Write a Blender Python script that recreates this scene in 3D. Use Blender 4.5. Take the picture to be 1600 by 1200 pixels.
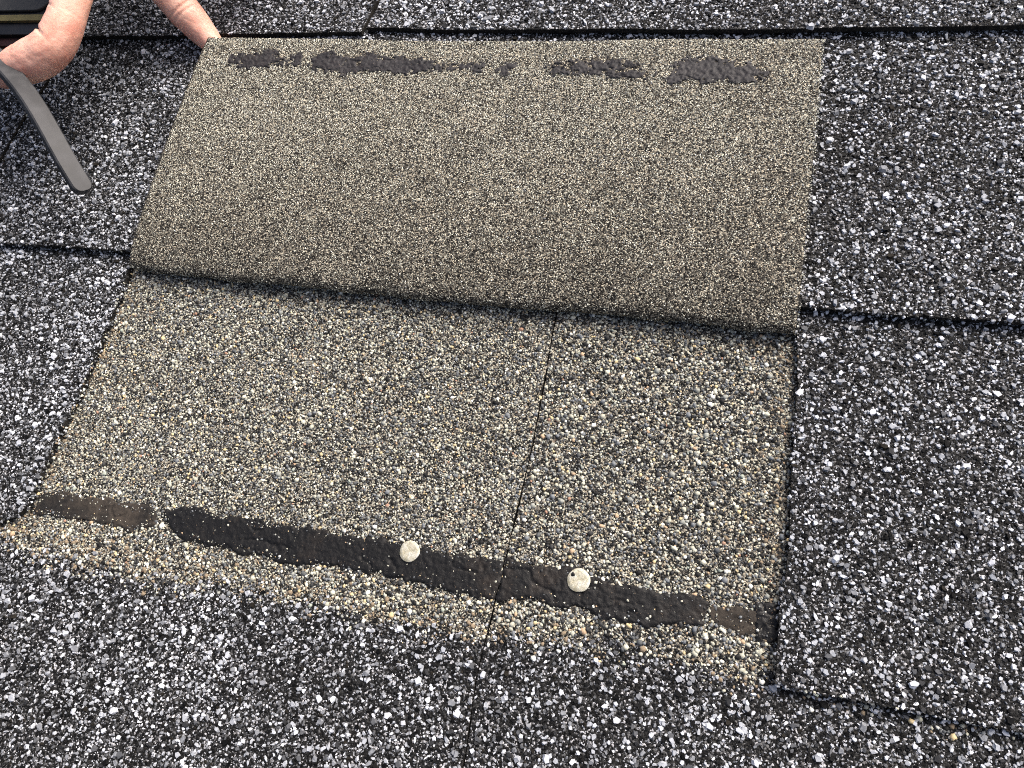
import bpy, bmesh, math
import numpy as np
from mathutils import Matrix, Vector

for o in list(bpy.data.objects):
    bpy.data.objects.remove(o, do_unlink=True)
scene = bpy.context.scene
COL = scene.collection
rng = np.random.default_rng(11)
MM = 0.001

# The roof has its own frame: u along the courses, v up the slope, n out of the roof (all in mm).
PITCH = math.radians(20)
ROOF = Matrix.Translation((0, 0, 3.2)) @ Matrix.Rotation(PITCH, 4, 'X')

# ------------------------------------------------------------------ camera
cam = bpy.data.cameras.new('camera')
cam.sensor_width = 36.0
cam.lens = 36.0 * 1190 / 1600
cam.clip_start, cam.clip_end = 0.01, 200
cam_o = bpy.data.objects.new('camera', cam)
COL.objects.link(cam_o)
right = Vector((0.958653, 0.192362, -0.209719))
down = Vector((0.113565, -0.934317, -0.337867))
fwd = Vector((-0.260936, 0.300080, -0.917531))
m = Matrix.Identity(4)
for i in range(3):
    m[i][0], m[i][1], m[i][2] = right[i], -down[i], -fwd[i]
m[0][3], m[1][3], m[2][3] = 0.279767, -0.002845, 0.278105
cam_o.matrix_world = ROOF @ m
scene.camera = cam_o

# ------------------------------------------------------------------ sky, sun, exposure
SUN_EL, SUN_AZ = math.radians(55), math.radians(52)      # azimuth from +Y (up the slope) towards +X
world = bpy.data.worlds.new('World')
scene.world = world
world.use_nodes = True
wn = world.node_tree.nodes
sky = wn.new('ShaderNodeTexSky')
sky.sky_type = 'NISHITA'
sky.sun_disc = False
sky.sun_elevation = SUN_EL
sky.sun_rotation = SUN_AZ
sky.air_density, sky.dust_density, sky.ozone_density = 0.65, 8.0, 0.0
world.node_tree.links.new(sky.outputs[0], wn['Background'].inputs[0])
wn['Background'].inputs[1].default_value = 0.12
sun = bpy.data.lights.new('sun', 'SUN')
sun.energy = 1.25
sun.angle = math.radians(32)
sun.color = (1.0, 1.0, 0.985)
sun_o = bpy.data.objects.new('sun', sun)
COL.objects.link(sun_o)
to_sun = Vector((math.cos(SUN_EL) * math.sin(SUN_AZ), math.cos(SUN_EL) * math.cos(SUN_AZ), math.sin(SUN_EL)))
sun_o.rotation_euler = to_sun.to_track_quat('Z', 'Y').to_euler()
sun_o.location = (0, 0, 8)
vs = scene.view_settings
vs.view_transform, vs.look, vs.gamma, vs.use_curve_mapping = 'Standard', 'None', 1.0, False
vs.exposure = 1.2
scene.cycles.filter_width = 1.05
scene.cycles.use_denoising = False

# ------------------------------------------------------------------ small tools
def vnoise(x, y, seed=0):
    """smooth value noise in [-1, 1] on arrays"""
    x = np.asarray(x, float); y = np.asarray(y, float)
    xi = np.floor(x).astype(np.int64); yi = np.floor(y).astype(np.int64)
    fx = x - xi; fy = y - yi
    fx = fx * fx * (3 - 2 * fx); fy = fy * fy * (3 - 2 * fy)
    def h(a, b):
        k = (a * 374761393 + b * 668265263 + seed * 974634777) & 0xffffffff
        k = ((k ^ (k >> 13)) * 1274126177) & 0xffffffff
        return ((k ^ (k >> 16)) & 0xffff) / 32767.5 - 1
    return ((h(xi, yi) * (1 - fx) + h(xi + 1, yi) * fx) * (1 - fy)
            + (h(xi, yi + 1) * (1 - fx) + h(xi + 1, yi + 1) * fx) * fy)

def fbm(x, y, seed=0, oct=3):
    s, a, t = 0, 1.0, 0
    for k in range(oct):
        s = s + a * vnoise(x * 2 ** k, y * 2 ** k, seed + k); t += a; a *= 0.5
    return s / t

def mesh_from(name, co, counts, idx, mats, smooth=False, midx=None, tone=None):
    me = bpy.data.meshes.new(name)
    co = np.ascontiguousarray(np.asarray(co, np.float32) * MM)
    counts = np.asarray(counts, np.int32); idx = np.asarray(idx, np.int32)
    me.vertices.add(len(co)); me.vertices.foreach_set('co', co.ravel())
    me.loops.add(len(idx)); me.loops.foreach_set('vertex_index', idx)
    me.polygons.add(len(counts))
    me.polygons.foreach_set('loop_start', np.concatenate([[0], np.cumsum(counts)[:-1]]).astype(np.int32))
    me.polygons.foreach_set('loop_total', counts)
    me.polygons.foreach_set('use_smooth', np.full(len(counts), smooth) if np.isscalar(smooth) else smooth)
    for mt in mats: me.materials.append(mt)
    if midx is not None: me.polygons.foreach_set('material_index', np.asarray(midx, np.int32))
    if tone is not None:
        at = me.attributes.new('tone', 'FLOAT', 'FACE')
        at.data.foreach_set('value', np.asarray(tone, np.float32))
    me.update(calc_edges=True)
    return me

def thing(name, label, cat, base, group=None):
    o = bpy.data.objects.new(name, None)
    o.empty_display_size = 0.01
    COL.objects.link(o)
    o.matrix_world = ROOF @ Matrix.Translation(Vector(base) * MM)
    o['label'] = label; o['category'] = cat
    if group: o['group'] = group
    o['_b'] = list(map(float, base))
    return o

def part(name, me, parent, kind=None, label=None):
    """a mesh given in roof millimetres becomes a child of its thing"""
    o = bpy.data.objects.new(name, me)
    COL.objects.link(o)
    root = parent
    while root.parent: root = root.parent
    if parent is root:
        me.transform(Matrix.Translation(-Vector(root['_b']) * MM))
        o.parent = parent
    else:
        me.transform(Matrix.Translation(-Vector(root['_b']) * MM))
        o.parent = parent
    if kind: o['kind'] = kind
    if label: o['label'] = label
    return o

# ------------------------------------------------------------------ materials
def mat_base(name, rough=0.7, spec=0.4):
    mt = bpy.data.materials.new(name); mt.use_nodes = True
    nt = mt.node_tree; b = nt.nodes['Principled BSDF']
    b.inputs['Roughness'].default_value = rough
    b.inputs['Specular IOR Level'].default_value = spec
    return mt, nt, b

def ramp(nt, stops, interp='LINEAR'):
    r = nt.nodes.new('ShaderNodeValToRGB'); cr = r.color_ramp; cr.interpolation = interp
    while len(cr.elements) < len(stops): cr.elements.new(0.5)
    for e, (p, c) in zip(cr.elements, stops):
        e.position = p; e.color = (*c, 1)
    return r

def tone_mat(name, palette, rough, spec):
    """granules: every one has its own 'tone' number and with it its own mineral colour"""
    mt, nt, b = mat_base(name, rough, spec)
    a = nt.nodes.new('ShaderNodeAttribute'); a.attribute_name = 'tone'
    tot = sum(w for w, c in palette); p = 0; stops = []
    for w, c in palette:
        stops.append((p / tot, c)); p += w
    r = ramp(nt, stops, 'CONSTANT')
    nt.links.new(a.outputs['Fac'], r.inputs[0])
    no = nt.nodes.new('ShaderNodeTexNoise'); no.inputs['Scale'].default_value = 1500; no.inputs['Detail'].default_value = 2
    tc = nt.nodes.new('ShaderNodeTexCoord'); nt.links.new(tc.outputs['Object'], no.inputs[0])
    mr = nt.nodes.new('ShaderNodeMapRange'); mr.inputs[3].default_value = 0.65; mr.inputs[4].default_value = 1.3
    nt.links.new(no.outputs[0], mr.inputs[0])
    mx = nt.nodes.new('ShaderNodeMix'); mx.data_type = 'RGBA'; mx.blend_type = 'MULTIPLY'; mx.inputs[0].default_value = 1
    nt.links.new(r.outputs[0], mx.inputs[6]); nt.links.new(mr.outputs[0], mx.inputs[7])
    nt.links.new(mx.outputs[2], b.inputs['Base Color'])
    return mt

M_SLATE = tone_mat('weathered_granule', [
    (27, (0.0035, 0.0036, 0.0038)), (19, (0.0085, 0.0087, 0.009)), (4, (0.016, 0.014, 0.011)), (9, (0.028, 0.029, 0.031)),
    (9, (0.085, 0.089, 0.095)), (9, (0.19, 0.20, 0.215)), (10, (0.33, 0.348, 0.375)), (8, (0.50, 0.522, 0.56)),
    (2, (0.68, 0.695, 0.72)), (0.3, (0.30, 0.22, 0.14))], 0.7, 0.10)
TAN_DUST = 8 / 110.5       # the last share of tones is brown dust, used only along the old tab's outline
M_TAN = tone_mat('clean_granule', [
    (15, (0.012, 0.012, 0.012)), (12, (0.034, 0.035, 0.035)), (13, (0.081, 0.087, 0.090)), (13, (0.155, 0.168, 0.178)),
    (13, (0.255, 0.265, 0.240)), (13, (0.38, 0.378, 0.305)), (11, (0.54, 0.53, 0.42)), (5, (0.74, 0.735, 0.65)),
    (3.5, (0.52, 0.42, 0.24)), (1.6, (0.43, 0.31, 0.20)), (0.4, (0.33, 0.20, 0.14)), (2, (0.29, 0.32, 0.27)),
    (8, (0.21, 0.165, 0.112))], 0.7, 0.2)
M_SAND = tone_mat('back_sand', [
    (11, (0.010, 0.0095, 0.008)), (11, (0.048, 0.046, 0.038)), (12, (0.165, 0.162, 0.135)), (20, (0.40, 0.398, 0.325)),
    (23, (0.61, 0.612, 0.505)), (19, (0.79, 0.785, 0.67)), (4, (0.27, 0.285, 0.29))], 0.85, 0.12)

def shingle_mat(name, stops, scale, base_dark, cells=True):
    """granule covered asphalt: fine mineral cells with their own colours, and relief"""
    mt, nt, b = mat_base(name, 0.8, 0.15)
    tc = nt.nodes.new('ShaderNodeTexCoord')
    v = nt.nodes.new('ShaderNodeTexVoronoi'); v.inputs['Scale'].default_value = scale; v.inputs['Randomness'].default_value = 1
    nt.links.new(tc.outputs['Object'], v.inputs['Vector'])
    sp = nt.nodes.new('ShaderNodeSeparateColor'); nt.links.new(v.outputs['Color'], sp.inputs[0])
    r = ramp(nt, stops, 'CONSTANT'); nt.links.new(sp.outputs[0], r.inputs[0])
    no = nt.nodes.new('ShaderNodeTexNoise'); no.inputs['Scale'].default_value = 60; no.inputs['Detail'].default_value = 5
    nt.links.new(tc.outputs['Object'], no.inputs['Vector'])
    mr = nt.nodes.new('ShaderNodeMapRange'); mr.inputs[3].default_value = 0.6; mr.inputs[4].default_value = 1.35
    nt.links.new(no.outputs[0], mr.inputs[0])
    mx = nt.nodes.new('ShaderNodeMix'); mx.data_type = 'RGBA'; mx.blend_type = 'MULTIPLY'; mx.inputs[0].default_value = 1
    nt.links.new(r.outputs[0], mx.inputs[6]); nt.links.new(mr.outputs[0], mx.inputs[7])
    nt.links.new(mx.outputs[2], b.inputs['Base Color'])
    bp = nt.nodes.new('ShaderNodeBump'); bp.inputs['Strength'].default_value = 0.6; bp.inputs['Distance'].default_value = 0.0006
    bp.invert = True
    nt.links.new(v.outputs['Distance'], bp.inputs['Height']); nt.links.new(bp.outputs[0], b.inputs['Normal'])
    return mt

M_MAT = shingle_mat('granule_asphalt', [(0, (0.005, 0.005, 0.005)), (0.35, (0.011, 0.011, 0.011)), (0.62, (0.027, 0.027, 0.026)),
                                        (0.80, (0.10, 0.10, 0.10)), (0.92, (0.38, 0.38, 0.39))], 1500, 0)
M_TANMAT = shingle_mat('clean_asphalt', [(0, (0.008, 0.008, 0.007)), (0.35, (0.025, 0.023, 0.020)), (0.6, (0.12, 0.11, 0.092)),
                                         (0.75, (0.28, 0.25, 0.19)), (0.92, (0.45, 0.42, 0.33))], 1700, 0)
M_BACK = shingle_mat('sanded_back', [(0, (0.008, 0.007, 0.006)), (0.35, (0.025, 0.022, 0.018)), (0.50, (0.10, 0.092, 0.075)),
                                     (0.80, (0.30, 0.265, 0.20)), (0.93, (0.50, 0.45, 0.34))], 2300, 0)

def edge_mat():
    mt, nt, b = mat_base('cut_asphalt', 0.8, 0.25)
    tc = nt.nodes.new('ShaderNodeTexCoord')
    no = nt.nodes.new('ShaderNodeTexNoise'); no.inputs['Scale'].default_value = 700; no.inputs['Detail'].default_value = 4
    nt.links.new(tc.outputs['Object'], no.inputs['Vector'])
    r = ramp(nt, [(0.35, (0.006, 0.0055, 0.005)), (0.6, (0.018, 0.016, 0.013)), (0.75, (0.06, 0.05, 0.035))])
    nt.links.new(no.outputs[0], r.inputs[0]); nt.links.new(r.outputs[0], b.inputs['Base Color'])
    return mt
M_EDGE = edge_mat()

def tar_mat(name, dark, brown, b0, b1, gloss):
    mt, nt, b = mat_base(name, gloss, 0.22)
    tc = nt.nodes.new('ShaderNodeTexCoord')
    no = nt.nodes.new('ShaderNodeTexNoise'); no.inputs['Scale'].default_value = 45; no.inputs['Detail'].default_value = 6; no.inputs['Roughness'].default_value = 0.65
    nt.links.new(tc.outputs['Object'], no.inputs['Vector'])
    r = ramp(nt, [(b0, dark), (b1, brown)]); nt.links.new(no.outputs[0], r.inputs[0])
    v = nt.nodes.new('ShaderNodeTexNoise'); v.inputs['Scale'].default_value = 1600; v.inputs['Detail'].default_value = 3
    nt.links.new(tc.outputs['Object'], v.inputs['Vector'])
    r2 = ramp(nt, [(0.68, (0, 0, 0)), (0.76, (1, 1, 1))]); nt.links.new(v.outputs[0], r2.inputs[0])
    mx = nt.nodes.new('ShaderNodeMix'); mx.data_type = 'RGBA'
    nt.links.new(r2.outputs[0], mx.inputs[0]); nt.links.new(r.outputs[0], mx.inputs[6]); mx.inputs[7].default_value = (0.16, 0.12, 0.08, 1)
    nt.links.new(mx.outputs[2], b.inputs['Base Color'])
    bp = nt.nodes.new('ShaderNodeBump'); bp.inputs['Strength'].default_value = 0.9; bp.inputs['Distance'].default_value = 0.0006
    n2 = nt.nodes.new('ShaderNodeTexNoise'); n2.inputs['Scale'].default_value = 500; n2.inputs['Detail'].default_value = 6
    nt.links.new(tc.outputs['Object'], n2.inputs['Vector'])
    nt.links.new(n2.outputs[0], bp.inputs['Height']); nt.links.new(bp.outputs[0], b.inputs['Normal'])
    return mt
M_TAR = tar_mat('sealant_tar', (0.006, 0.006, 0.0062), (0.024, 0.019, 0.015), 0.56, 0.76, 0.6)
M_TARBLACK = tar_mat('fresh_tar', (0.006, 0.006, 0.006), (0.012, 0.011, 0.011), 0.5, 0.8, 0.4)
M_TARDUST = tar_mat('dusty_tar', (0.012, 0.011, 0.010), (0.048, 0.039, 0.030), 0.42, 0.66, 0.8)
M_RESIDUE = tar_mat('sealant_residue', (0.016, 0.0155, 0.017), (0.034, 0.032, 0.033), 0.4, 0.7, 0.6)

# ------------------------------------------------------------------ granules
def granules(P, N, rad, tone, style, midx=None, flat=0.5, seed=0):
    """stones at P (n,3) standing on a surface with normals N; all in mm"""
    r = np.random.default_rng(seed)
    n = len(P)
    nrm = N + r.normal(0, 0.15, (n, 3)); nrm /= np.linalg.norm(nrm, axis=1)[:, None]
    a = np.cross(nrm, np.array([0.31, 0.95, 0.07])); a /= np.linalg.norm(a, axis=1)[:, None]
    b = np.cross(nrm, a)
    th = r.uniform(0, 2 * np.pi, n)
    A = a * np.cos(th)[:, None] + b * np.sin(th)[:, None]
    B = np.cross(nrm, A)
    asp = r.uniform(0.38 if style == 'chip' else 0.55, 1.0, n)
    h = rad * flat * r.uniform(0.7, 1.4, n)
    def ring(k, scale, z, jit, sh=None):
        ang = (np.arange(k)[None] + r.uniform(-0.3, 0.3, (n, k))) * 2 * np.pi / k
        rr = rad[:, None] * scale * (1 + r.uniform(-jit, jit, (n, k)))
        x = rr * np.cos(ang); y = rr * np.sin(ang) * asp[:, None]
        if sh is not None: x = x + sh[0][:, None]; y = y + sh[1][:, None]
        zz = z[:, None] + r.uniform(-0.12, 0.12, (n, k)) * h[:, None]
        return P[:, None] + A[:, None] * x[..., None] + B[:, None] * y[..., None] + nrm[:, None] * zz[..., None]
    if style == 'chip':
        k = 5
        sh = (r.uniform(-.15, .15, n) * rad, r.uniform(-.15, .15, n) * rad)
        V = np.concatenate([ring(k, 1.0, -0.25 * h, 0.28), ring(k, 0.76, h, 0.25, sh)], 1)
        quads = np.array([[i, (i + 1) % k, k + (i + 1) % k, k + i] for i in range(k)])
        face = np.concatenate([quads.ravel(), np.arange(k, 2 * k)]); cnt = [4] * k + [5]; sm = False
    elif style == 'round':
        k = 5
        ap = P + nrm * (h * 1.05)[:, None]
        V = np.concatenate([ring(k, 0.92, -0.2 * h, 0.16), ring(k, 0.80, 0.55 * h, 0.16), ap[:, None]], 1)
        quads = np.array([[i, (i + 1) % k, k + (i + 1) % k, k + i] for i in range(k)])
        tris = np.array([[k + i, k + (i + 1) % k, 2 * k] for i in range(k)])
        face = np.concatenate([quads.ravel(), tris.ravel()]); cnt = [4] * k + [3] * k; sm = True
    else:
        k = 4
        ap = P + nrm * h[:, None] + A * (r.uniform(-.4, .4, n) * rad)[:, None]
        V = np.concatenate([ring(k, 1.0, -0.2 * h, 0.3), ap[:, None]], 1)
        face = np.array([[i, (i + 1) % k, k] for i in range(k)]).ravel(); cnt = [3] * k; sm = False
    kv = V.shape[1]
    idx = (face[None] + (np.arange(n) * kv)[:, None]).ravel()
    nf = len(cnt)
    return dict(co=V.reshape(-1, 3), cnt=np.tile(cnt, n), idx=idx, tone=np.repeat(tone, nf),
                midx=np.repeat(np.zeros(n, int) if midx is None else midx, nf), sm=np.full(n * nf, sm))

def join(name, parts, mats):
    off = 0; idx = []
    for p in parts:
        idx.append(p['idx'] + off); off += len(p['co'])
    cat = lambda k: np.concatenate([p[k] for p in parts])
    return mesh_from(name, cat('co'), cat('cnt'), np.concatenate(idx), mats, cat('sm'), cat('midx'), cat('tone'))

def jgrid(u0, u1, v0, v1, step, seed, jit=0.48):
    r = np.random.default_rng(seed)
    us = np.arange(u0, u1, step); vs_ = np.arange(v0, v1, step * 0.866)
    U, V = np.meshgrid(us, vs_); U = U + (np.arange(len(vs_)) % 2)[:, None] * step * 0.5
    U = U + r.uniform(-jit, jit, U.shape) * step; V = V + r.uniform(-jit, jit, V.shape) * step
    return U.ravel(), V.ravel()

VIEW = np.array([(-178, 303), (396, 290), (394, -28), (30, -110)], float)
def in_poly(u, v, poly):
    inside = np.zeros(len(u), bool); j = len(poly) - 1
    for i in range(len(poly)):
        (x1, y1), (x2, y2) = poly[i], poly[j]
        c = ((y1 > v) != (y2 > v)) & (u < (x2 - x1) * (v - y1) / (y2 - y1 + 1e-12) + x1)
        inside ^= c; j = i
    return inside

def poly_sd(u, v, poly):
    """distance to a polygon's outline, positive inside"""
    poly = np.asarray(poly, float); d = np.full(u.shape, 1e9)
    for i in range(len(poly)):
        a, b = poly[i], poly[(i + 1) % len(poly)]
        e = b - a; t = np.clip(((u - a[0]) * e[0] + (v - a[1]) * e[1]) / (e @ e), 0, 1)
        d = np.minimum(d, np.hypot(u - a[0] - t * e[0], v - a[1] - t * e[1]))
    ins = in_poly(u.ravel(), v.ravel(), poly).reshape(u.shape)
    return np.where(ins, d, -d)

# ------------------------------------------------------------------ the shingle courses
E_, T_, THICK = 129.5, 3.1, 2.5
def top_n(c, u, v):
    """height of the upper face of course c (its lower edge lies at v = (c-1) * exposure)"""
    vb = (c - 1) * E_
    n = 2 * T_ - T_ / E_ * (v - vb)
    n = n + 0.55 * vnoise(u / 70.0, v / 60.0, 40 + c) + 0.25 * vnoise(u / 22.0, v / 25.0, 60 + c)
    n = n + {0: 0.3, 1: 0.15, 2: 0.45}.get(c, 0.8) * np.exp(-np.clip(v - vb, 0, None) / 9.0) * (0.6 + 0.6 * vnoise(u / 35.0, 0 * v, 80 + c))
    return n

def shingle_body(c, left, rightc, bottom, vtop, step=3.0, tan=None, wob=0.35, seed=0):
    """left/right: [(u, v)...] edges, bottom: [(u, v)...] lower edge; a slab with ragged cut edges"""
    lv = np.array(sorted(left, key=lambda q: q[1])); rv = np.array(sorted(rightc, key=lambda q: q[1]))
    bv = np.array(sorted(bottom))
    uL = lambda v: np.interp(v, lv[:, 1], lv[:, 0]) + wob * fbm(v / 3.0, v * 0 + seed, 5 + seed)
    uR = lambda v: np.interp(v, rv[:, 1], rv[:, 0]) + wob * fbm(v / 3.0, v * 0 + seed, 9 + seed)
    vB = lambda u: np.interp(u, bv[:, 0], bv[:, 1]) + wob * fbm(u / 3.0, u * 0 + seed, 13 + seed)
    nu = max(8, int((rv[:, 0].max() - lv[:, 0].min()) / step)); vb = bv[:, 1].min(); nv = max(8, int((vtop - vb) / step))
    a = np.linspace(0, 1, nu + 1); b = np.linspace(0, 1, nv + 1)
    Ag, Bg = np.meshgrid(a, b)
    V = vb + (vtop - vb) * Bg; U = 0
    for _ in range(3):
        U = uL(V) + (uR(V) - uL(V)) * Ag
        V = vB(U) + (vtop - vB(U)) * Bg
    Nt = top_n(c, U, V)
    top = np.stack([U, V, Nt], -1).reshape(-1, 3); bot = np.stack([U, V, Nt - THICK], -1).reshape(-1, 3)
    W = nu + 1; nn = len(top); F = []; mi = []
    I = np.arange(nu * nv); r_, c_ = I // nu, I % nu
    q = np.stack([r_ * W + c_, r_ * W + c_ + 1, (r_ + 1) * W + c_ + 1, (r_ + 1) * W + c_], 1)
    tm = np.zeros(len(q), int)
    if tan is not None:
        qc = top[q].mean(1); tm = tan(qc[:, 0], qc[:, 1]).astype(int)
    F.append(q); mi.append(tm)
    F.append(q[:, ::-1] + nn); mi.append(np.full(len(q), 2))
    ring = np.concatenate([np.arange(nu), nu + W * np.arange(nv), (nv * W + nu) - np.arange(nu), (nv - np.arange(nv)) * W])
    nx = np.roll(ring, -1)
    F.append(np.stack([ring + nn, nx + nn, nx, ring], 1)); mi.append(np.full(len(ring), 2))
    F = np.concatenate(F)
    me = mesh_from('asphalt_mat', np.concatenate([top, bot]), np.full(len(F), 4), F.ravel(), [M_MAT, M_TANMAT, M_EDGE],
                   False, np.concatenate(mi))
    return me, (uL, uR, vB, vtop)

def inside(bounds, u, v, pad=0.25):
    uL, uR, vB, vt = bounds
    return (u > uL(v) + pad) & (u < uR(v) - pad) & (v > vB(u) + pad) & (v < vt)

BOUND = np.array([(-260, -9), (-8, -8.6), (28, -13.2), (61, -14), (118, -8.6), (172, -10.3), (211, -8.3), (243, -4.3), (275, -2.1), (306, -2.9), (480, -3.5)])
def cleanness(u, v):
    """1 where the lifted tab kept the granules clean, 0 where they weathered"""
    d = v - np.interp(u, BOUND[:, 0], BOUND[:, 1]) - 1.0
    return np.clip(0.5 + (d + 4.5 * fbm(u / 10.0, v / 8.0, 77)) / 12.0, 0, 1)

def scatter_weathered(c, bounds, region, seed, skip=None, coarse=1.15, fine=1.0, vmax=None):
    out = []
    uL, uR, vB, vt = bounds
    u0, u1, v0, v1 = region
    for kind, st in (('chip', coarse), ('fine', fine)):
        u, v = jgrid(u0, u1, v0, v1, st, seed + (7 if kind == 'fine' else 0))
        k = in_poly(u, v, VIEW) & inside(bounds, u, v)
        if skip is not None: k &= ~skip(u, v)
        u, v = u[k], v[k]
        r = np.random.default_rng(seed + 31)
        dens = 0.86 + 0.16 * fbm(u / 14, v / 14, seed)
        k = r.random(len(u)) < dens; u, v = u[k], v[k]
        rad = (np.clip(r.lognormal(-0.66, 0.40, len(u)), 0.28, 1.55) if kind == 'chip' else r.uniform(0.2, 0.42, len(u)))
        tone = np.clip(r.random(len(u)) + 0.13 * fbm(u / 48, v / 40, 300 + c, 4), 0, 0.999)   # paler and darker drifts
        if kind == 'chip':   # the big flakes are mostly the pale ones
            big = (rad > 0.72) & (r.random(len(u)) < 0.42); tone = np.where(big, r.uniform(0.62, 0.99, len(u)), tone); rad = np.where(tone > 0.75, rad * 1.1, rad)
        if kind == 'chip':   # fewer dark chips, so that the fine grit shows between them
            k = (tone > 0.46) | (r.random(len(u)) < 0.6); u, v, rad, tone = u[k], v[k], rad[k], tone[k]
        N = np.tile([0, T_ / E_, 1.0], (len(u), 1))
        P = np.stack([u, v, top_n(c, u, v)], 1)
        out.append(granules(P, N, rad, tone, kind, flat=0.55 if kind == 'chip' else 0.7, seed=seed + 3))
    return out

def crumbs(edge, c, count, out_dir, lo, hi, seed, warm):
    """loose stones stuck to a cut edge; edge(t) -> u, v for t in 0..1"""
    r = np.random.default_rng(seed); t = r.random(count); u, v = edge(t)
    n = top_n(c, u, v) - THICK * r.uniform(lo, hi, count)
    push = r.uniform(-0.2, 0.5, count)
    P = np.stack([u + out_dir[0] * push, v + out_dir[1] * push, n], 1)
    N = np.tile([out_dir[0], out_dir[1], 0.8], (count, 1)); N /= np.linalg.norm(N[0])
    return granules(P, N, r.uniform(0.3, 0.85, count), r.random(count), 'chip', midx=(r.random(count) < warm).astype(int), flat=0.6, seed=seed)

GROUP = 'asphalt shingles laid in courses on the roof'
def weathered_shingle(c, label, left, rightc, bottom, vtop, region, seed, skip=None, edges=()):
    bu = np.mean([q[0] for q in bottom]); bvv = min(q[1] for q in bottom)
    t = thing('roof_shingle', label, 'shingle', (bu, bvv, 0), GROUP)
    me, bounds = shingle_body(c, left, rightc, bottom, vtop, seed=seed)
    part('asphalt_mat', me, t)
    gr = scatter_weathered(c, bounds, region, seed * 100, skip)
    uL, uR, vB, _ = bounds
    for side, a, b, count, warm in edges:
        if side == 'right': gr.append(crumbs(lambda q: (uR(a + (b - a) * q), a + (b - a) * q), c, count, (1, 0), -0.1, 1.1, seed, warm))
        if side == 'left': gr.append(crumbs(lambda q: (uL(a + (b - a) * q), a + (b - a) * q), c, count, (-1, 0), -0.1, 1.0, seed, warm))
        if side == 'bottom': gr.append(crumbs(lambda q: (a + (b - a) * q, vB(a + (b - a) * q)), c, count, (0, -1), -0.1, 1.1, seed, warm))
    part('granules', join('granules', gr, [M_SLATE, M_TAN]), t, 'stuff')
    return t

# roof slope below the shingles, reaching well past the picture
me = mesh_from('roof_slope', [(-2600, -1500, -7), (2800, -1500, -7), (2800, 1700, -7), (-2600, 1700, -7)], [4], [0, 1, 2, 3], [M_MAT])
roof = bpy.data.objects.new('roof_slope', me); COL.objects.link(roof); roof.matrix_world = ROOF
roof['kind'] = 'structure'

# ---- course 3 (top)
weathered_shingle(3, 'dark granule shingle in the topmost course, left of its slanting joint, behind the finger',
                  [(-260, 240), (-260, 420)], [(89.6, 255), (90.0, 262), (93.2, 283), (95.4, 420)],
                  [(-260, 256), (-82, 256.6), (-11, 258), (47, 258.5), (95, 259.5)], 400, (-200, 100, 250, 320), 1)
weathered_shingle(3, 'long dark granule shingle in the topmost course, right of its slanting joint',
                  [(91.4, 255), (91.8, 262), (95.2, 283), (97.4, 420)], [(480, 240), (480, 420)],
                  [(91, 262), (114, 261.3), (134, 260.3), (173, 259.7), (227, 259.3), (272, 258.9), (329, 258.8), (381, 259.7), (480, 260)],
                  400, (88, 420, 250, 320), 2)
# ---- course 2 (beside and below the folded tab)
under_fold = lambda u, v: (u > 22) & (u < 294) & (v > 138) & (v < 232)
weathered_shingle(2, 'dark granule shingle at the left margin under the thumb and curved bar',
                  [(-260, 120), (-260, 300)], [(-99.9, 100), (-99.3, 171), (-96.6, 205), (-92.9, 234), (-90.7, 300)],
                  [(-260, 127), (-76, 127.7)], 275, (-200, -85, 120, 275), 3)
weathered_shingle(2, 'dark granule shingle between the curved bar and the folded tab',
                  [(-97.8, 100), (-97.0, 171), (-94.2, 205), (-90.4, 234), (-88, 300)], [(150, 100), (150, 300)],
                  [(-98, 127.5), (-56, 128.1), (-37, 128.9), (-17, 129), (2.3, 129.5), (12, 129.6), (150, 130)], 275, (-100, 152, 120, 275), 4, under_fold, [('left', 130, 250, 260, 0.5), ('bottom', -97, 10, 200, 0.08)])
weathered_shingle(2, 'dark granule shingle right of the folded tab, in the second course from the top',
                  [(151, 100), (151, 300)], [(480, 100), (480, 300)],
                  [(151, 130), (304, 129.2), (317, 129.1), (332, 128.8), (355, 129.6), (380, 129.8), (480, 130)], 275, (150, 420, 120, 275), 5, under_fold, [('bottom', 300, 400, 210, 0.08)])
# ---- course 1 (left and right of the lifted tab)
weathered_shingle(1, 'dark granule shingle tab at the left, with a worn rounded lower corner',
                  [(-260, -20), (-260, 200)], [(3.4, -20), (3.0, 6.5), (2.9, 14), (3.4, 30), (4.3, 43), (5.8, 56), (5.8, 76), (6.4, 95), (5.7, 118), (3.4, 128), (3, 200)],
                  [(-260, -6), (-10, -4), (-6, -2), (-3.2, -0.1), (0.5, 3), (2.4, 6.0), (4, 10)], 150, (-200, 8, -20, 150), 6, lambda u, v: v > 133, [('right', 4, 127, 420, 0.35), ('bottom', -30, 3, 90, 0.4)])
weathered_shingle(1, 'large dark granule shingle tab at the lower right, beside the uncovered tan strip',
                  [(308.0, -20), (307.6, -2), (307.1, 18.5), (308.1, 31), (308.4, 42), (307.2, 71), (306.9, 100), (304.4, 128), (304, 200)], [(480, -20), (480, 200)],
                  [(307, -3.2), (316, -3.3), (338, -2.9), (378, -2.5), (480, -2)], 150, (300, 420, -20, 150), 7, lambda u, v: v > 133, [('bottom', 308, 400, 380, 0.2), ('left', -3, 127, 160, 0.2)])

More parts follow.
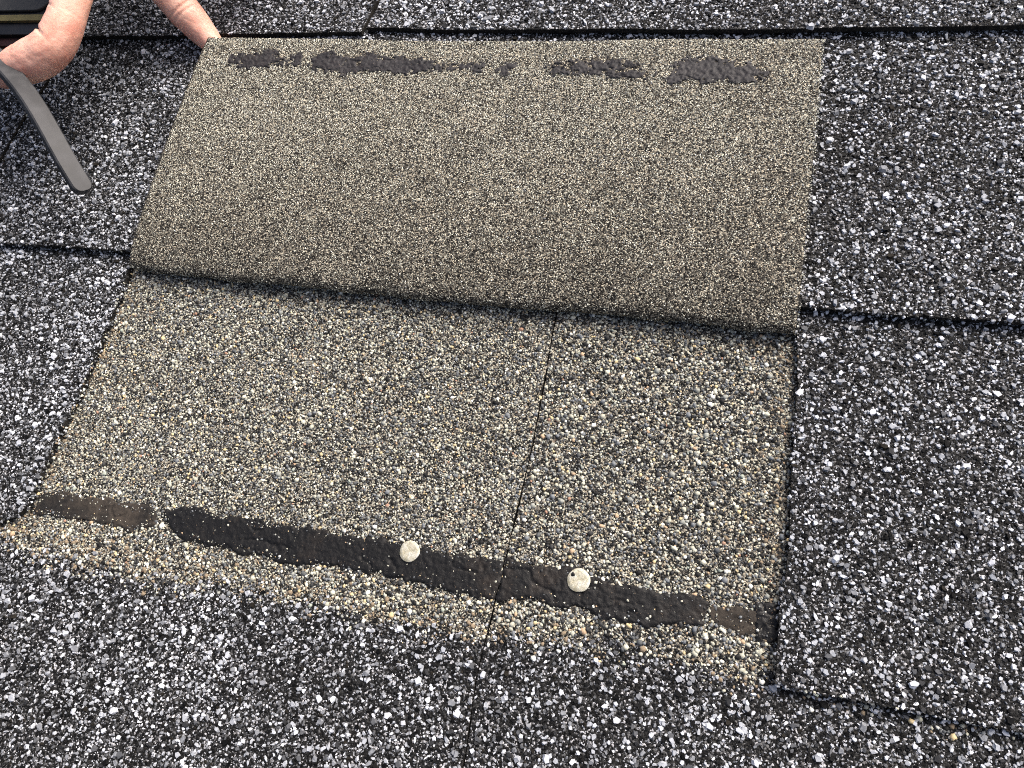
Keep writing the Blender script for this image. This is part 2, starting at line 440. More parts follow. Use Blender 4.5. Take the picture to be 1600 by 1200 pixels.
# ---- course 0 (uncovered by the lifted tab)
STRIP = {
 'a': [(4.1, 11.4), (14.1, 14.4), (26.1, 14.0), (45.7, 14.6), (62.6, 14.6), (64.0, 8.7), (54.3, 5.5), (41.1, 6.2), (23.6, 4.8), (13.6, 4.5), (5.0, 4.5)],
 'b': [(67.5, 14.4), (82.1, 18.2), (93.3, 16.6), (109.3, 17.3), (132.1, 17.8), (154.2, 17.7), (169.8, 19.1), (185.5, 18.4), (200.6, 18.4), (211.6, 19.1), (211.2, 6.2), (202.1, 6.0), (191.1, 5.4), (178.1, 6.9), (162.6, 6.6), (146.4, 6.8), (124.9, 4.8), (107.6, 5.1), (92.7, 5.6), (79.1, 5.9), (70.0, 9.2)],
 'c': [(213.4, 19.7), (227.1, 19.5), (235.0, 20.9), (245.7, 19.0), (257.1, 18.2), (270.3, 18.0), (278.9, 18.5), (284.3, 17.4), (282.9, 11.4), (273.7, 8.6), (263.1, 7.0), (252.0, 7.7), (240.7, 8.2), (229.1, 8.2), (217.3, 8.3), (213.0, 6.2)],
 'd': [(286.5, 15.6), (293.6, 18.2), (299.8, 18.3), (300.4, 11.8), (294.4, 10.7), (287.5, 12.6)],
 'e': [(300.3, 20.2), (309.5, 21.9), (309.5, 10.0), (300.7, 9.0)],
}
def strip_sd(u, v):
    d = np.full(np.shape(u), -1e9)
    for p in STRIP.values(): d = np.maximum(d, poly_sd(u, v, p))
    return d

def patch(name, sd_fn, box, surf, height, mats, parent, seed, step=0.7, rag=1.7, bumps=0.3, label=None, freq=2.6):
    """a layer of tar: raised where sd_fn > 0 with a ragged rim, lying on surf(u, v)"""
    u0, u1, v0, v1 = box
    U, V = np.meshgrid(np.arange(u0, u1, step), np.arange(v0, v1, step))
    d = sd_fn(U, V) + rag * fbm(U / freq, V / (freq * 0.8), seed, 3) + 0.5 * rag * vnoise(U / 9.0, V / 9.0, seed + 3)
    on = d > 0
    cell = on[:-1, :-1] & on[1:, :-1] & on[:-1, 1:] & on[1:, 1:]
    rr, cc = np.nonzero(cell)
    H = height * np.clip(d / 1.2, 0, 1) ** 0.6 + bumps * fbm(U / 1.3, V / 1.3, seed + 5, 3) - 0.7 * np.clip(0.12 - np.abs(vnoise(U / 5, V / 4, seed + 8)), 0, 0.12) / 0.12 * (vnoise(U / 14, V / 9, seed + 9) > 0.1) - 0.25 * np.clip(1 - d / 0.8, 0, 1)
    P, N = surf(U.ravel(), V.ravel())
    co = P + N * H.ravel()[:, None]
    W = U.shape[1]
    q = np.stack([rr * W + cc, rr * W + cc + 1, (rr + 1) * W + cc + 1, (rr + 1) * W + cc], 1)
    used = np.unique(q); mp = np.full(len(co), -1); mp[used] = np.arange(len(used))
    me = mesh_from(name, co[used], np.full(len(q), 4), mp[q].ravel(), mats, True)
    return part(name, me, parent, label=label)

def surf0(u, v):
    return np.stack([u, v, top_n(0, u, v)], 1), np.tile([0, T_ / E_, 1.0], (len(u), 1))

JOINT = [(213.1, 150), (213.1, 120.5), (213.8, 91.3), (214.1, 65.2), (213.7, 51.3), (212.9, 30.6), (212.3, 18.8), (211.8, 0.6), (211.0, -10.6), (210.5, -21.4), (212.0, -43.5), (213, -140)]
def gapw(v): return 0.26 if v > -4 else 0.27
NAILS = [(175.9, 16.8), (240.2, 17.6)]

def clean_shingle(label, left, rightc, bottom, region, seed, tan_step, tan_mu, strips):
    t = thing('roof_shingle', label, 'shingle', (np.mean([q[0] for q in bottom]), bottom[0][1], 0), GROUP)
    me, bounds = shingle_body(0, left, rightc, bottom, 160, tan=lambda u, v: cleanness(u, v) > 0.5, seed=seed, wob=0.3)
    part('asphalt_mat', me, t)
    covered = lambda u, v: ((u < -4) & (v > 4)) | ((u > 313) & (v > 4)) | (v > 128)
    # weathered stones below the old edge, clean rounded stones above it, mixed where they meet
    u0, u1, v0, v1 = region
    r = np.random.default_rng(seed * 17)
    out = scatter_weathered(0, bounds, (u0, u1, v0, 10), seed * 100,
                            lambda u, v: (covered(u, v)) | (np.random.default_rng(5).random(len(u)) < cleanness(u, v)) | (strip_sd(u, v) > -0.3))
    for kind, st in (('round', tan_step), ('fine', 1.1)):
        u, v = jgrid(u0, u1, -30, v1, st, seed * 23 + len(kind))
        k = in_poly(u, v, VIEW) & inside(bounds, u, v) & ~covered(u, v) & (r.random(len(u)) < cleanness(u, v))
        sd = strip_sd(u, v) + 1.2 * vnoise(u / 2.0, v / 2.0, 3)
        k &= (sd < 0.4) | (r.random(len(u)) < np.where((u > 285) & (u < 301), 0.25, np.where(sd < 2.0, 0.34, 0.05)))
        k &= r.random(len(u)) < 0.93 + 0.1 * fbm(u / 10, v / 10, seed)
        for nx, ny in NAILS: k &= np.hypot(u - nx, v - ny) > 3.4
        u, v = u[k], v[k]
        low = np.clip((22 - v) / 30, 0, 1)              # stones are coarser near the lower edge
        rad = (np.clip(r.lognormal(tan_mu, 0.36, len(u)), 0.28, 1.4) * (1 + 0.22 * low) if kind == 'round' else r.uniform(0.2, 0.42, len(u)))
        tone = r.random(len(u)) * (1 - TAN_DUST)
        rim = np.exp(-np.clip(np.minimum(np.minimum(u - 5, 306 - u), v + 6), 0, None) / 6.0)
        warm = (r.random(len(u)) < 0.15 * low); tone = np.where(warm, r.uniform(0.58, 0.90, len(u)), tone)
        tone = np.where(r.random(len(u)) < 0.42 * rim * (0.7 + 0.6 * fbm(u / 12, v / 12, 55)), 0.97, tone)
        on = strip_sd(u, v) > 0.2
        rad = np.where(on, rad * 0.62, rad)
        P, N = surf0(u, v); P[:, 2] += np.where(on, 0.75, 0)
        out.append(granules(P, N, rad, tone, kind, midx=np.ones(len(u), int), flat=0.68, seed=seed))
    part('granules', join('granules', out, [M_SLATE, M_TAN]), t, 'stuff')
    for key, mt, lab, h in strips:
        p = np.array(STRIP[key])
        patch('sealant_strip', lambda a, b, q=STRIP[key]: poly_sd(a, b, q) + 1.0, (p[:, 0].min() - 2, p[:, 0].max() + 2, p[:, 1].min() - 2, p[:, 1].max() + 2),
              surf0, h, [mt], t, seed + ord(key), label=lab, step=0.5)
    return t

clean_shingle('uncovered shingle with fine tan granules and a long tar strip, left of the thin joint',
              [(-260, -140), (-260, 170)], [(u - gapw(v), v) for u, v in JOINT], [(-260, -128), (214, -128)],
              (-60, 216, -125, 130), 8, 1.02, -0.78,
              [('a', M_TARDUST, 'short dusty piece of tar strip at the shingle\'s edge', 0.8), ('b', M_TAR, 'long black tar strip', 0.9)])
clean_shingle('uncovered shingle with coarser tan granules, right of the thin joint',
              [(u + gapw(v), v) for u, v in JOINT], [(480, -140), (480, 170)], [(209, -128), (480, -128)],
              (209, 420, -125, 130), 9, 1.14, -0.62,
              [('c', M_TAR, 'black tar strip running right from the joint', 0.9), ('d', M_TARDUST, 'faded dusty patch of tar', 0.5),
               ('e', M_TARBLACK, 'small glossy black square of tar', 0.5)])

# ------------------------------------------------------------------ the folded-back tab
PROFILE = np.array([(150, 0.6), (138, 0.8), (129.5, 1.0), (125, 1.5), (122.2, 2.9), (121.0, 4.6), (121.8, 6.4), (124.8, 7.8), (131, 9.3),
                    (143, 11.0), (160, 12.5), (185, 13.6), (210, 13.8), (232, 13.0), (246.5, 12.0)], float)
seg = np.r_[0, np.cumsum(np.hypot(*np.diff(PROFILE, axis=0).T))]
def cr_eval(s):
    """smooth curve through PROFILE by arc length"""
    f = np.interp(s, seg, np.arange(len(seg))); i = np.clip(np.floor(f).astype(int), 0, len(seg) - 2); t = (f - i)[:, None]
    p = lambda k: PROFILE[np.clip(i + k, 0, len(seg) - 1)]
    a, b, c, d = p(-1), p(0), p(1), p(2)
    return 0.5 * ((2 * b) + (c - a) * t + (2 * a - 5 * b + 4 * c - d) * t ** 2 + (3 * b - a - 3 * c + d) * t ** 3)
S_FOLD, S_END = seg[5], seg[-1]
def tab_center(w, s):
    """w in 0..1 across, s arc length"""
    q = cr_eval(s)
    k = np.clip((s - S_FOLD) / (S_END - S_FOLD), 0, 1)
    near = np.exp(-((s - S_FOLD) / 14.0) ** 2)
    u = 8.3 + w * (305.8 - 8.3) + (1 - w) * 6.0 * k + 0.5 * fbm(s / 9.0, w * 3, 4) * k
    v = q[:, 0] - 0.6 * near * w + 2.4 * near * fbm(w * 8.0, w * 0, 21, 4) - 1.5 * (1 - w) * k
    n = q[:, 1] + 4.5 * (1 - w) ** 1.5 * k ** 2 + 1.0 * k * vnoise(w * 5 + 3, s / 50.0, 33) + 1.0 * near * fbm(w * 11.0, w * 0 + 5, 22)
    return np.stack([u, v, n], 1)
def tab_surf(w, s, off):
    P = tab_center(w, s); e = 0.5
    dw = tab_center(w + 0.002, s) - tab_center(w - 0.002, s); ds = tab_center(w, s + e) - tab_center(w, s - e)
    N = np.cross(dw, ds); N /= np.linalg.norm(N, axis=1)[:, None]
    return P + N * off, N
def tab_from_uv(u, v):
    """point on the tab's visible side that lies over roof position (u, v)"""
    sg = np.linspace(S_FOLD, S_END, 400); vv = cr_eval(sg)[:, 0]
    s = np.interp(v, vv, sg); k = np.clip((s - S_FOLD) / (S_END - S_FOLD), 0, 1)
    w = np.clip((u - 8.3 - 6.0 * k) / (297.5 - 6 * k), 0, 1)
    return tab_surf(w, s, TH / 2)
TH = 2.6
tab = thing('roof_shingle', 'shingle tab folded back up the slope, showing its tan sanded underside', 'shingle', (155, 121, 0), GROUP)
nw, ns = 200, 150
Wg, Sg = np.meshgrid(np.linspace(0, 1, nw + 1), np.r_[np.linspace(0, S_FOLD + 20, 60), np.linspace(S_FOLD + 20, S_END, ns - 58)[1:]])
ns = Wg.shape[0] - 1
er = np.clip(1 - np.abs(Wg - 0.5) * 2, 0, 1)
wj = Wg + 0.0012 * fbm(Sg / 2.5, Wg * 2, 8) * ((Wg < 0.002) | (Wg > 0.998))
sj = Sg + 0.5 * fbm(Wg * 90, Wg * 0, 15) * (Sg > S_END - 0.01)
Pt, Nt_ = tab_surf(wj.ravel(), sj.ravel(), TH / 2)
Pb = Pt - Nt_ * TH
W = nw + 1; I = np.arange(nw * ns); r_, c_ = I // nw, I % nw
q = np.stack([r_ * W + c_, r_ * W + c_ + 1, (r_ + 1) * W + c_ + 1, (r_ + 1) * W + c_], 1)
ring = np.concatenate([np.arange(nw), nw + W * np.arange(ns), (ns * W + nw) - np.arange(nw), (ns - np.arange(ns)) * W]); nx = np.roll(ring, -1)
nn = len(Pt)
Fq = np.concatenate([q, q[:, ::-1] + nn, np.stack([ring + nn, nx + nn, nx, ring], 1)])
me = mesh_from('asphalt_mat', np.concatenate([Pt, Pb]), np.full(len(Fq), 4), Fq.ravel(), [M_BACK, M_MAT, M_EDGE],
               np.r_[np.full(2 * len(q), True), np.full(len(ring), False)], np.r_[np.zeros(len(q)), np.ones(len(q)), np.full(len(ring), 2)])
part('asphalt_mat', me, tab)

BLOBS = [[(48, 232.3, 13.5, 3.4), (53, 235.6, 4.3, 3.0), (38, 231.5, 4, 3)], [(68, 233.5, 2.1, 3.0)],
         [(82, 233.0, 5.4, 5.0), (98, 231.2, 16.4, 4.2), (104, 235.2, 5.9, 3.2), (116, 230.9, 16, 3.9), (145, 230.4, 9.2, 2.4), (130, 230.6, 9, 2.2)],
         [(159, 230.0, 2.6, 1.9)], [(173, 229.5, 2.6, 1.5)],
         [(213, 231.5, 17.9, 4.8), (196, 230.7, 3.8, 3.2), (229, 226.6, 8.1, 1.9), (224, 231, 9, 3)],
         [(261, 230.1, 15.3, 5.6), (249, 225.6, 4.5, 2.3), (281, 228.0, 3.8, 1.7), (277, 225.2, 5.4, 1.7), (272, 229, 8, 4)]]
def blob_sd(u, v, bl):
    d = np.full(np.shape(u), -1e9)
    for cx, cy, a, b in bl: d = np.maximum(d, (1 - np.hypot((u - cx) / a, (v - cy) / b)) * min(a, b))
    return d
def all_blob(u, v):
    d = np.full(np.shape(u), -1e9)
    for bl in BLOBS: d = np.maximum(d, blob_sd(u, v, bl))
    return d
# sand grains pressed into the back
u, v = jgrid(5, 309, 0, S_END, 0.70, 501)
s = v
k = (s > S_FOLD - 6) & (s < S_END - 0.3); u, s = u[k], s[k]
w = (u - 8.3) / 297.5
k = (w > 0.002) & (w < 0.998); w, s = w[k], s[k]
r = np.random.default_rng(77)
P, N = tab_surf(w, s, TH / 2)
keep = r.random(len(P)) < 1.0 + 0.22 * fbm(P[:, 0] / 25, P[:, 1] / 18, 90) - 0.40 * np.clip(1 - (s - S_FOLD) / 90, 0, 1) - 0.2 * np.exp(-((P[:, 0] - 285) / 10) ** 2)  # sand worn thinner towards the bend, which adds to the painted shading
keep &= (all_blob(P[:, 0], P[:, 1]) < 0.1) | (r.random(len(P)) < 0.04)
P, N, s = P[keep], N[keep], s[keep]
stain_shade = np.clip(1 - (s - S_FOLD) / 95, 0, 1) ** 1.2 * 0.85 - 0.14 + 0.12 * fbm(P[:, 0] / 30, P[:, 1] / 20, 91) + 0.12 * np.exp(-((P[:, 0] - 286) / 9) ** 2)   # shading towards the bend painted into grain tones, plus stained, worn sand
tone = r.random(len(P)); tone = np.where(r.random(len(P)) < stain_shade, tone * 0.45, tone)
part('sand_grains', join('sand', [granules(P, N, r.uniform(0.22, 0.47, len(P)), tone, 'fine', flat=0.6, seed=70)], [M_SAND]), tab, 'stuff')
for i, bl in enumerate(BLOBS):
    b = np.array(bl)
    patch('sealant_residue', lambda a, c, q=bl: blob_sd(a, c, q) + 0.7, ((b[:, 0] - b[:, 2]).min() - 3, (b[:, 0] + b[:, 2]).max() + 3, (b[:, 1] - b[:, 3]).min() - 3, (b[:, 1] + b[:, 3]).max() + 3),
          tab_from_uv, 0.5, [M_RESIDUE], tab, 300 + i, step=0.36, rag=3.6, bumps=0.5, freq=1.7)

# ------------------------------------------------------------------ roofing nails
def nail_mat():
    mt, nt, b = mat_base('galvanised_nail', 0.55, 0.5)
    b.inputs['Metallic'].default_value = 0.25
    tc = nt.nodes.new('ShaderNodeTexCoord')
    no = nt.nodes.new('ShaderNodeTexNoise'); no.inputs['Scale'].default_value = 380; no.inputs['Detail'].default_value = 8; no.inputs['Roughness'].default_value = 0.7
    nt.links.new(tc.outputs['Object'], no.inputs['Vector'])
    rp = ramp(nt, [(0.30, (0.22, 0.195, 0.12)), (0.42, (0.34, 0.315, 0.22)), (0.52, (0.43, 0.41, 0.32)), (0.62, (0.50, 0.49, 0.42)), (0.72, (0.36, 0.39, 0.42))])
    nt.links.new(no.outputs[0], rp.inputs[0]); nt.links.new(rp.outputs[0], b.inputs['Base Color'])
    bp = nt.nodes.new('ShaderNodeBump'); bp.inputs['Strength'].default_value = 0.7; bp.inputs['Distance'].default_value = 0.0006
    nt.links.new(no.outputs[0], bp.inputs['Height']); nt.links.new(bp.outputs[0], b.inputs['Normal'])
    return mt
M_NAIL = nail_mat()
def lathe(name, c, prof, mats, wob=0.0, seed=0, k=28, tilt=(0, 0)):
    a = np.arange(k) * 2 * np.pi / k
    jr = 1 + wob * np.array([math.sin(3 * x + seed) * .5 + math.sin(5 * x + 2 * seed) * .5 for x in a])
    co = []
    for r0, z in prof:
        x = r0 * jr * np.cos(a); y = r0 * jr * np.sin(a)
        co.append(np.stack([c[0] + x, c[1] + y, c[2] + z + tilt[0] * x + tilt[1] * y], 1))
    co = np.concatenate(co); F = []; cnt = []
    for i in range(len(prof) - 1):
        for j in range(k):
            F += [i * k + j, i * k + (j + 1) % k, (i + 1) * k + (j + 1) % k, (i + 1) * k + j]; cnt.append(4)
    F += list(range((len(prof) - 1) * k, len(prof) * k)); cnt.append(k)
    return mesh_from(name, co, cnt, F, mats, True)
for i, ((x, y), lab) in enumerate(zip(NAILS, ('pale roofing nail head left of the thin joint', 'pale roofing nail head with a dark pit, right of the thin joint'))):
    z = float(top_n(0, np.array([x]), np.array([y]))[0]) + 1.3
    t = thing('roofing_nail', lab, 'nail', (x, y, z), 'roofing nails in the tar strip')
    R0 = 4.0 if i == 0 else 4.15
    part('nail_head', lathe('nail_head', (x, y, z), [(R0 - 0.3, -0.5), (R0, -0.2), (R0, 0.05), (R0 - 0.12, 0.17), (2.6, 0.20), (1.3, 0.12), (0.25, 0.14)], [M_NAIL], 0.025, i * 2 + 1, tilt=(0.03, -0.02)), t)
    part('shank', lathe('shank', (x, y, z), [(0.3, -28), (1.6, -24), (1.6, -0.4)], [M_NAIL], 0), t)
    if i == 1:
        part('pit', lathe('pit', (x - 2.3, y + 1.6, z + 0.17), [(0.75, 0.0), (0.6, 0.12), (0.2, 0.16)], [M_TARBLACK], 0.15, 2, k=12), t, label='dark tar spot on the nail head')

# ------------------------------------------------------------------ the hand
def skin_mat():
    mt, nt, b = mat_base('skin', 0.5, 0.4)
    tc = nt.nodes.new('ShaderNodeTexCoord')
    no = nt.nodes.new('ShaderNodeTexNoise'); no.inputs['Scale'].default_value = 85; no.inputs['Detail'].default_value = 8; no.inputs['Roughness'].default_value = 0.62
    nt.links.new(tc.outputs['Object'], no.inputs['Vector'])
    rp = ramp(nt, [(0.3, (0.54, 0.23, 0.165)), (0.5, (0.69, 0.37, 0.275)), (0.7, (0.75, 0.46, 0.355))])
    nt.links.new(no.outputs[0], rp.inputs[0]); nt.links.new(rp.outputs[0], b.inputs['Base Color'])
    b.inputs['Subsurface Weight'].default_value = 0.15
    b.inputs['Subsurface Radius'].default_value = (0.004, 0.0015, 0.0008)
    b.inputs['Subsurface Scale'].default_value = 1.0
    v = nt.nodes.new('ShaderNodeTexVoronoi'); v.inputs['Scale'].default_value = 900
    nt.links.new(tc.outputs['Object'], v.inputs['Vector'])
    bp = nt.nodes.new('ShaderNodeBump'); bp.inputs['Strength'].default_value = 0.25; bp.inputs['Distance'].default_value = 0.0003
    nt.links.new(v.outputs['Distance'], bp.inputs['Height']); nt.links.new(bp.outputs[0], b.inputs['Normal'])
    return mt
M_SKIN = skin_mat()

def limb(chain, k=16, dens=2.0):
    """closed tapered tube with round ends along [(x, y, z, r)...]"""
    ch = np.array(chain, float)
    f = np.linspace(0, len(ch) - 1, int(len(ch) * 10))
    i = np.clip(np.floor(f).astype(int), 0, len(ch) - 2); t = (f - i)[:, None]
    p = lambda q: ch[np.clip(i + q, 0, len(ch) - 1)]
    a, b, c, d = p(-1), p(0), p(1), p(2)
    C = 0.5 * (2 * b + (c - a) * t + (2 * a - 5 * b + 4 * c - d) * t ** 2 + (3 * b - a - 3 * c + d) * t ** 3)
    pts = C[:, :3]; rad = C[:, 3]
    d0 = pts[0] - pts[1]; d0 /= np.linalg.norm(d0); d1 = pts[-1] - pts[-2]; d1 /= np.linalg.norm(d1)
    ca = [math.radians(x) for x in (80, 60, 40, 20)]
    pre = [(pts[0] + d0 * rad[0] * math.sin(x), rad[0] * math.cos(x)) for x in ca]
    post = [(pts[-1] + d1 * rad[-1] * math.sin(x), rad[-1] * math.cos(x)) for x in ca[::-1]]
    pts = np.array([q[0] for q in pre] + list(pts) + [q[0] for q in post]); rad = np.array([q[1] for q in pre] + list(rad) + [q[1] for q in post])
    tan = np.gradient(pts, axis=0); tan /= np.linalg.norm(tan, axis=1)[:, None] + 1e-9
    ref = np.array([0.3, 0.2, 0.93]); A = np.cross(tan, ref); A /= np.linalg.norm(A, axis=1)[:, None]; B = np.cross(tan, A)
    an = np.arange(k) * 2 * np.pi / k
    co = pts[:, None] + rad[:, None, None] * (A[:, None] * np.cos(an)[None, :, None] + B[:, None] * np.sin(an)[None, :, None])
    n = len(pts); F = []
    for i in range(n - 1):
        for j in range(k): F.append((i * k + j, i * k + (j + 1) % k, (i + 1) * k + (j + 1) % k, (i + 1) * k + j))
    F.append(tuple(range(k))[::-1]); F.append(tuple((n - 1) * k + j for j in range(k)))
    return co.reshape(-1, 3), F

def fuse(name, limbs, voxel, smooth, mat):
    V = []; F = []; off = 0
    for co, f in limbs:
        V += co.tolist(); F += [tuple(i + off for i in q) for q in f]; off += len(co)
    me = bpy.data.meshes.new(name + '_src'); me.from_pydata(V, [], F); me.update()
    o = bpy.data.objects.new(name + '_src', me); COL.objects.link(o)
    md = o.modifiers.new('r', 'REMESH'); md.mode = 'VOXEL'; md.voxel_size = voxel; md.use_smooth_shade = True
    ms = o.modifiers.new('s', 'SMOOTH'); ms.iterations = smooth; ms.factor = 0.5
    dg = bpy.context.evaluated_depsgraph_get()
    out = bpy.data.meshes.new_from_object(o.evaluated_get(dg))
    bpy.data.objects.remove(o, do_unlink=True); bpy.data.meshes.remove(me)
    out.name = name; out.materials.clear(); out.materials.append(mat)
    return out

hand = thing('person', 'bare right hand, index finger under the folded tab\'s corner, thumb bent round a black tool', 'person', (-20, 270, 20))
index_f = [(8.5, 250.5, 8.2, 5.6), (3.2, 254.3, 11.5, 7.2), (-3.0, 259.0, 18.5, 8.6), (-9, 264, 25.5, 9.0), (-16.4, 270.0, 34.0, 9.8), (-23, 279, 45, 10), (-27, 293, 58, 11), (-26, 312, 68, 12)]
thumb = [(-62, 196.5, 47.5, 7.2), (-53, 199.5, 48.5, 8.8), (-44, 203, 49.5, 9.6), (-36.0, 208, 51, 9.3), (-31.5, 216, 53, 8.7), (-29.5, 226, 55.5, 8.2), (-29.0, 238, 59, 9.0), (-32, 254, 66, 13), (-36, 275, 74, 15), (-34, 300, 80, 15)]
middle = [(24, 300, 42, 7), (18, 290, 38, 8), (10, 292, 48, 8.8), (2, 300, 60, 9.5), (-6, 318, 70, 11)]
ring_f = [(36, 312, 44, 7), (32, 300, 40, 8), (26, 302, 50, 8.6), (18, 310, 62, 9.2), (10, 326, 72, 11)]
pinky = [(46, 326, 48, 6), (44, 316, 44, 7), (40, 318, 54, 7.4), (33, 324, 64, 8), (24, 336, 73, 10)]
palm = [[(-26, 312, 68, 12), (-28, 340, 80, 15), (-20, 372, 92, 17)], [(-6, 318, 70, 12), (-10, 345, 82, 15), (-14, 375, 93, 18)],
        [(10, 326, 72, 12), (4, 350, 84, 15), (-8, 378, 94, 18)], [(24, 336, 73, 11), (16, 356, 85, 14), (-2, 380, 95, 17)],
        [(-34, 300, 80, 15), (-30, 335, 86, 16), (-18, 372, 94, 18)],
        [(-12, 372, 93, 21), (-6, 420, 108, 24), (0, 480, 126, 30), (4, 540, 144, 36)]]
me = fuse('hand', [limb(c) for c in [index_f, thumb, middle, ring_f, pinky] + palm], 0.8, 6, M_SKIN)
n = len(me.vertices); co = np.zeros(n * 3, np.float32); me.vertices.foreach_get('co', co); co = co.reshape(-1, 3).astype(float)
no = np.zeros(n * 3, np.float32); me.vertices.foreach_get('normal', no); no = no.reshape(-1, 3)
def crease(co, c, axis, width, depth, reach):
    """a fold line: a groove across the surface in the plane through c with the given normal"""
    axis = np.array(axis, float); axis /= np.linalg.norm(axis); d = co - np.array(c)
    a = d @ axis; rr = np.linalg.norm(d, axis=1)
    return depth * np.exp(-(a / width) ** 2) * np.clip(1.3 - rr / reach, 0, 1)
g = crease(co, (-40, 214, 59), (0.62, 0.75, 0.1), 0.55, 2.0, 10) + crease(co, (-34, 233, 63), (0.30, 1, -0.2), 0.55, 2.2, 10) \
    + crease(co, (-37, 229, 62), (0.15, 1, -0.2), 0.5, 1.1, 8) + crease(co, (-35, 224, 62), (0.5, 0.8, 0.0), 0.5, 0.5, 7) \
    + crease(co, (0, 256, 28), (-0.6, 0.5, 0.62), 0.5, 0.9, 11) + crease(co, (1.5, 255, 26), (-0.6, 0.5, 0.62), 0.5, 0.6, 10) \
    + crease(co, (-14, 268, 42), (-0.6, 0.5, 0.62), 0.6, 1.2, 11)
g = g + 0.14 * np.clip(0.15 - np.abs(vnoise(co[:, 0] / 5 + co[:, 2] / 9, co[:, 1] / 2.2, 14)), 0, 0.15) / 0.15
co = co - no * g[:, None] + no * (0.28 * fbm(co[:, 0] / 6, co[:, 1] / 6 + co[:, 2] / 7, 6))[:, None]
me.vertices.foreach_set('co', (co * MM).astype(np.float32).ravel()); me.update()
part('hand', me, hand)

# ------------------------------------------------------------------ the tool: black layered handle and a curved flat bar
def plain(name, col, rough, spec=0.5, metal=0.0, wear=None):
    mt, nt, b = mat_base(name, rough, spec); b.inputs['Metallic'].default_value = metal
    tc = nt.nodes.new('ShaderNodeTexCoord')
    no = nt.nodes.new('ShaderNodeTexNoise'); no.inputs['Scale'].default_value = 120; no.inputs['Detail'].default_value = 7
    nt.links.new(tc.outputs['Object'], no.inputs['Vector'])
    w2 = wear or tuple(min(1, c * 1.7) for c in col)
    rp = ramp(nt, [(0.4, col), (0.72, w2)]); nt.links.new(no.outputs[0], rp.inputs[0]); nt.links.new(rp.outputs[0], b.inputs['Base Color'])
    mr = nt.nodes.new('ShaderNodeMapRange'); mr.inputs[3].default_value = rough - 0.12; mr.inputs[4].default_value = rough + 0.15
    nt.links.new(no.outputs[0], mr.inputs[0]); nt.links.new(mr.outputs[0], b.inputs['Roughness'])
    return mt
M_BAR = plain('bar_steel', (0.026, 0.027, 0.029), 0.5, 0.22, 0.0, (0.060, 0.061, 0.064))
M_BLACK = plain('black_plastic', (0.003, 0.003, 0.0035), 0.4, 0.2)
M_PANEL = plain('charcoal_panel', (0.012, 0.0125, 0.013), 0.6, 0.25)
M_OLIVE = plain('olive_band', (0.045, 0.04, 0.017), 0.7, 0.2)
M_MAROON = plain('maroon_band', (0.010, 0.003, 0.003), 0.5, 0.2)
M_BROWN = plain('brown_strap', (0.06, 0.043, 0.026), 0.75)

tool = thing('pry_tool', 'black tool with olive-striped handle and curved dark flat bar, held by the thumb', 'hand tool', (-7, 146, 30))
# flat bar: rectangular section swept along a bend
path = np.array([(-104, 232, 62), (-88, 219.5, 59.5), (-75.6, 210.0, 58), (-53.8, 195.0, 55), (-39.5, 183.8, 50), (-26.6, 170.2, 45), (-16.1, 156.7, 38), (-7.2, 145.6, 30)], float)
f = (len(path) - 1) * (1 - (1 - np.linspace(0, 1, 60)) ** 1.5); i = np.clip(np.floor(f).astype(int), 0, len(path) - 2); t = (f - i)[:, None]
pp = lambda q: path[np.clip(i + q, 0, len(path) - 1)]
a, b_, c, d = pp(-1), pp(0), pp(1), pp(2)
Cc = 0.5 * (2 * b_ + (c - a) * t + (2 * a - 5 * b_ + 4 * c - d) * t ** 2 + (3 * b_ - a - 3 * c + d) * t ** 3)
for _ in range(25): Cc[1:-1] = 0.25 * Cc[:-2] + 0.5 * Cc[1:-1] + 0.25 * Cc[2:]
tn = np.gradient(Cc, axis=0); tn /= np.linalg.norm(tn, axis=1)[:, None]
up = np.array([0.80, 0.05, 0.60]); B = np.cross(tn, np.cross(up, tn)); B /= np.linalg.norm(B, axis=1)[:, None]; A = np.cross(tn, B)
hw = np.full(60, 4.4); dist = np.r_[np.cumsum(np.linalg.norm(np.diff(Cc, axis=0), axis=1)[::-1])[::-1], 0]; endr = np.clip(dist / 3.6, 0, 1); hw = hw * (0.30 + 0.70 * np.sqrt(1 - (1 - endr) ** 2))
th = 2.2
sec = [(-1, -1 + .3), (-1, 1 - .3), (-.86, 1), (.86, 1), (1, 1 - .3), (1, -1 + .3), (.86, -1), (-.86, -1)]
co = np.stack([Cc + A * (x * hw)[:, None] + B * (y * th) for x, y in sec], 1)
F = []; cnt = []
for i in range(59):
    for j in range(8):
        F += [i * 8 + j, i * 8 + (j + 1) % 8, (i + 1) * 8 + (j + 1) % 8, (i + 1) * 8 + j]; cnt.append(4)
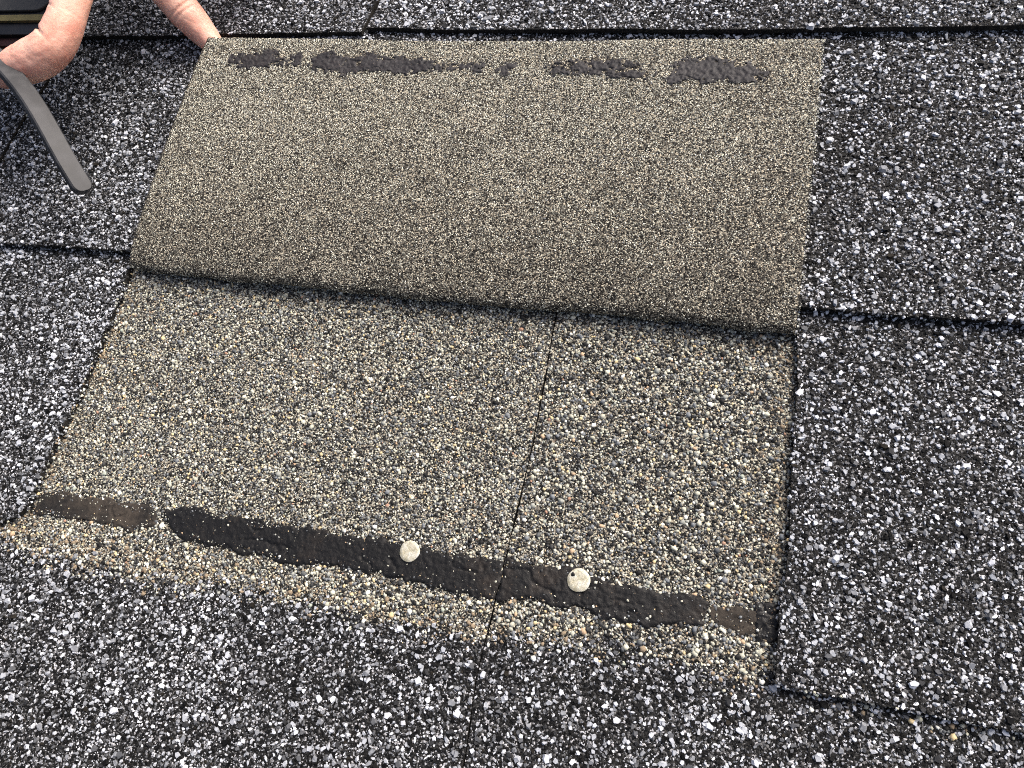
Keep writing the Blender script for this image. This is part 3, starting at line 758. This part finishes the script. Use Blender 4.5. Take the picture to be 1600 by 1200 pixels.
F += list(range(8))[::-1] + [59 * 8 + j for j in range(8)]; cnt += [8, 8]
part('flat_bar', mesh_from('flat_bar', co.reshape(-1, 3), cnt, F, [M_BAR], False), tool)
# handle: rounded slabs stacked across the hand
def slab(name, mt, parent, u0, u1, v0, v1, n0, n1, rc=6, bev=1.2, lean=0.0):
    k = 8; pts = []
    for cx, cy, a0 in ((u1 - rc, v1 - rc, 0), (u0 + rc, v1 - rc, 90), (u0 + rc, v0 + rc, 180), (u1 - rc, v0 + rc, 270)):
        for q in range(k): 
            an = math.radians(a0 + 90 * q / (k - 1)); pts.append((cx + rc * math.cos(an), cy + rc * math.sin(an)))
    pts = np.array(pts); cen = pts.mean(0); co = []
    for ins, z in ((bev, n0), (0, n0 + bev), (0, n1 - bev), (bev * .3, n1 - bev * .3), (bev, n1)):
        dvec = pts - cen; L = np.linalg.norm(dvec, axis=1)[:, None]
        q = pts - dvec / L * ins
        co.append(np.stack([q[:, 0], q[:, 1] + lean * (z - n0), np.full(len(q), z)], 1))
    m_ = len(pts); F = []; cnt = []
    for i in range(4):
        for j in range(m_):
            F += [i * m_ + j, i * m_ + (j + 1) % m_, (i + 1) * m_ + (j + 1) % m_, (i + 1) * m_ + j]; cnt.append(4)
    F += list(range(m_))[::-1] + [4 * m_ + j for j in range(m_)]; cnt += [m_, m_]
    return part(name, mesh_from(name, np.concatenate(co), cnt, F, [mt], False), parent)
hd = slab('handle', M_BLACK, tool, -125, -45.5, 225, 275, 43, 50, 9)
slab('face_panel', M_PANEL, hd, -121, -49.5, 230.5, 268, 49.6, 51.4, 7, 0.6)
slab('olive_band', M_OLIVE, hd, -122, -46.8, 224.6, 228.2, 42, 51, 1.5, 0.6)
slab('black_band', M_BLACK, hd, -122, -46.0, 217.5, 226, 42, 49.6, 3, 1)
slab('maroon_band', M_MAROON, hd, -122, -46.6, 212.6, 219, 42, 47.6, 2, 1)
slab('brown_strap', M_BROWN, hd, -122, -54, 206.4, 214, 42, 46, 2, 0.6)
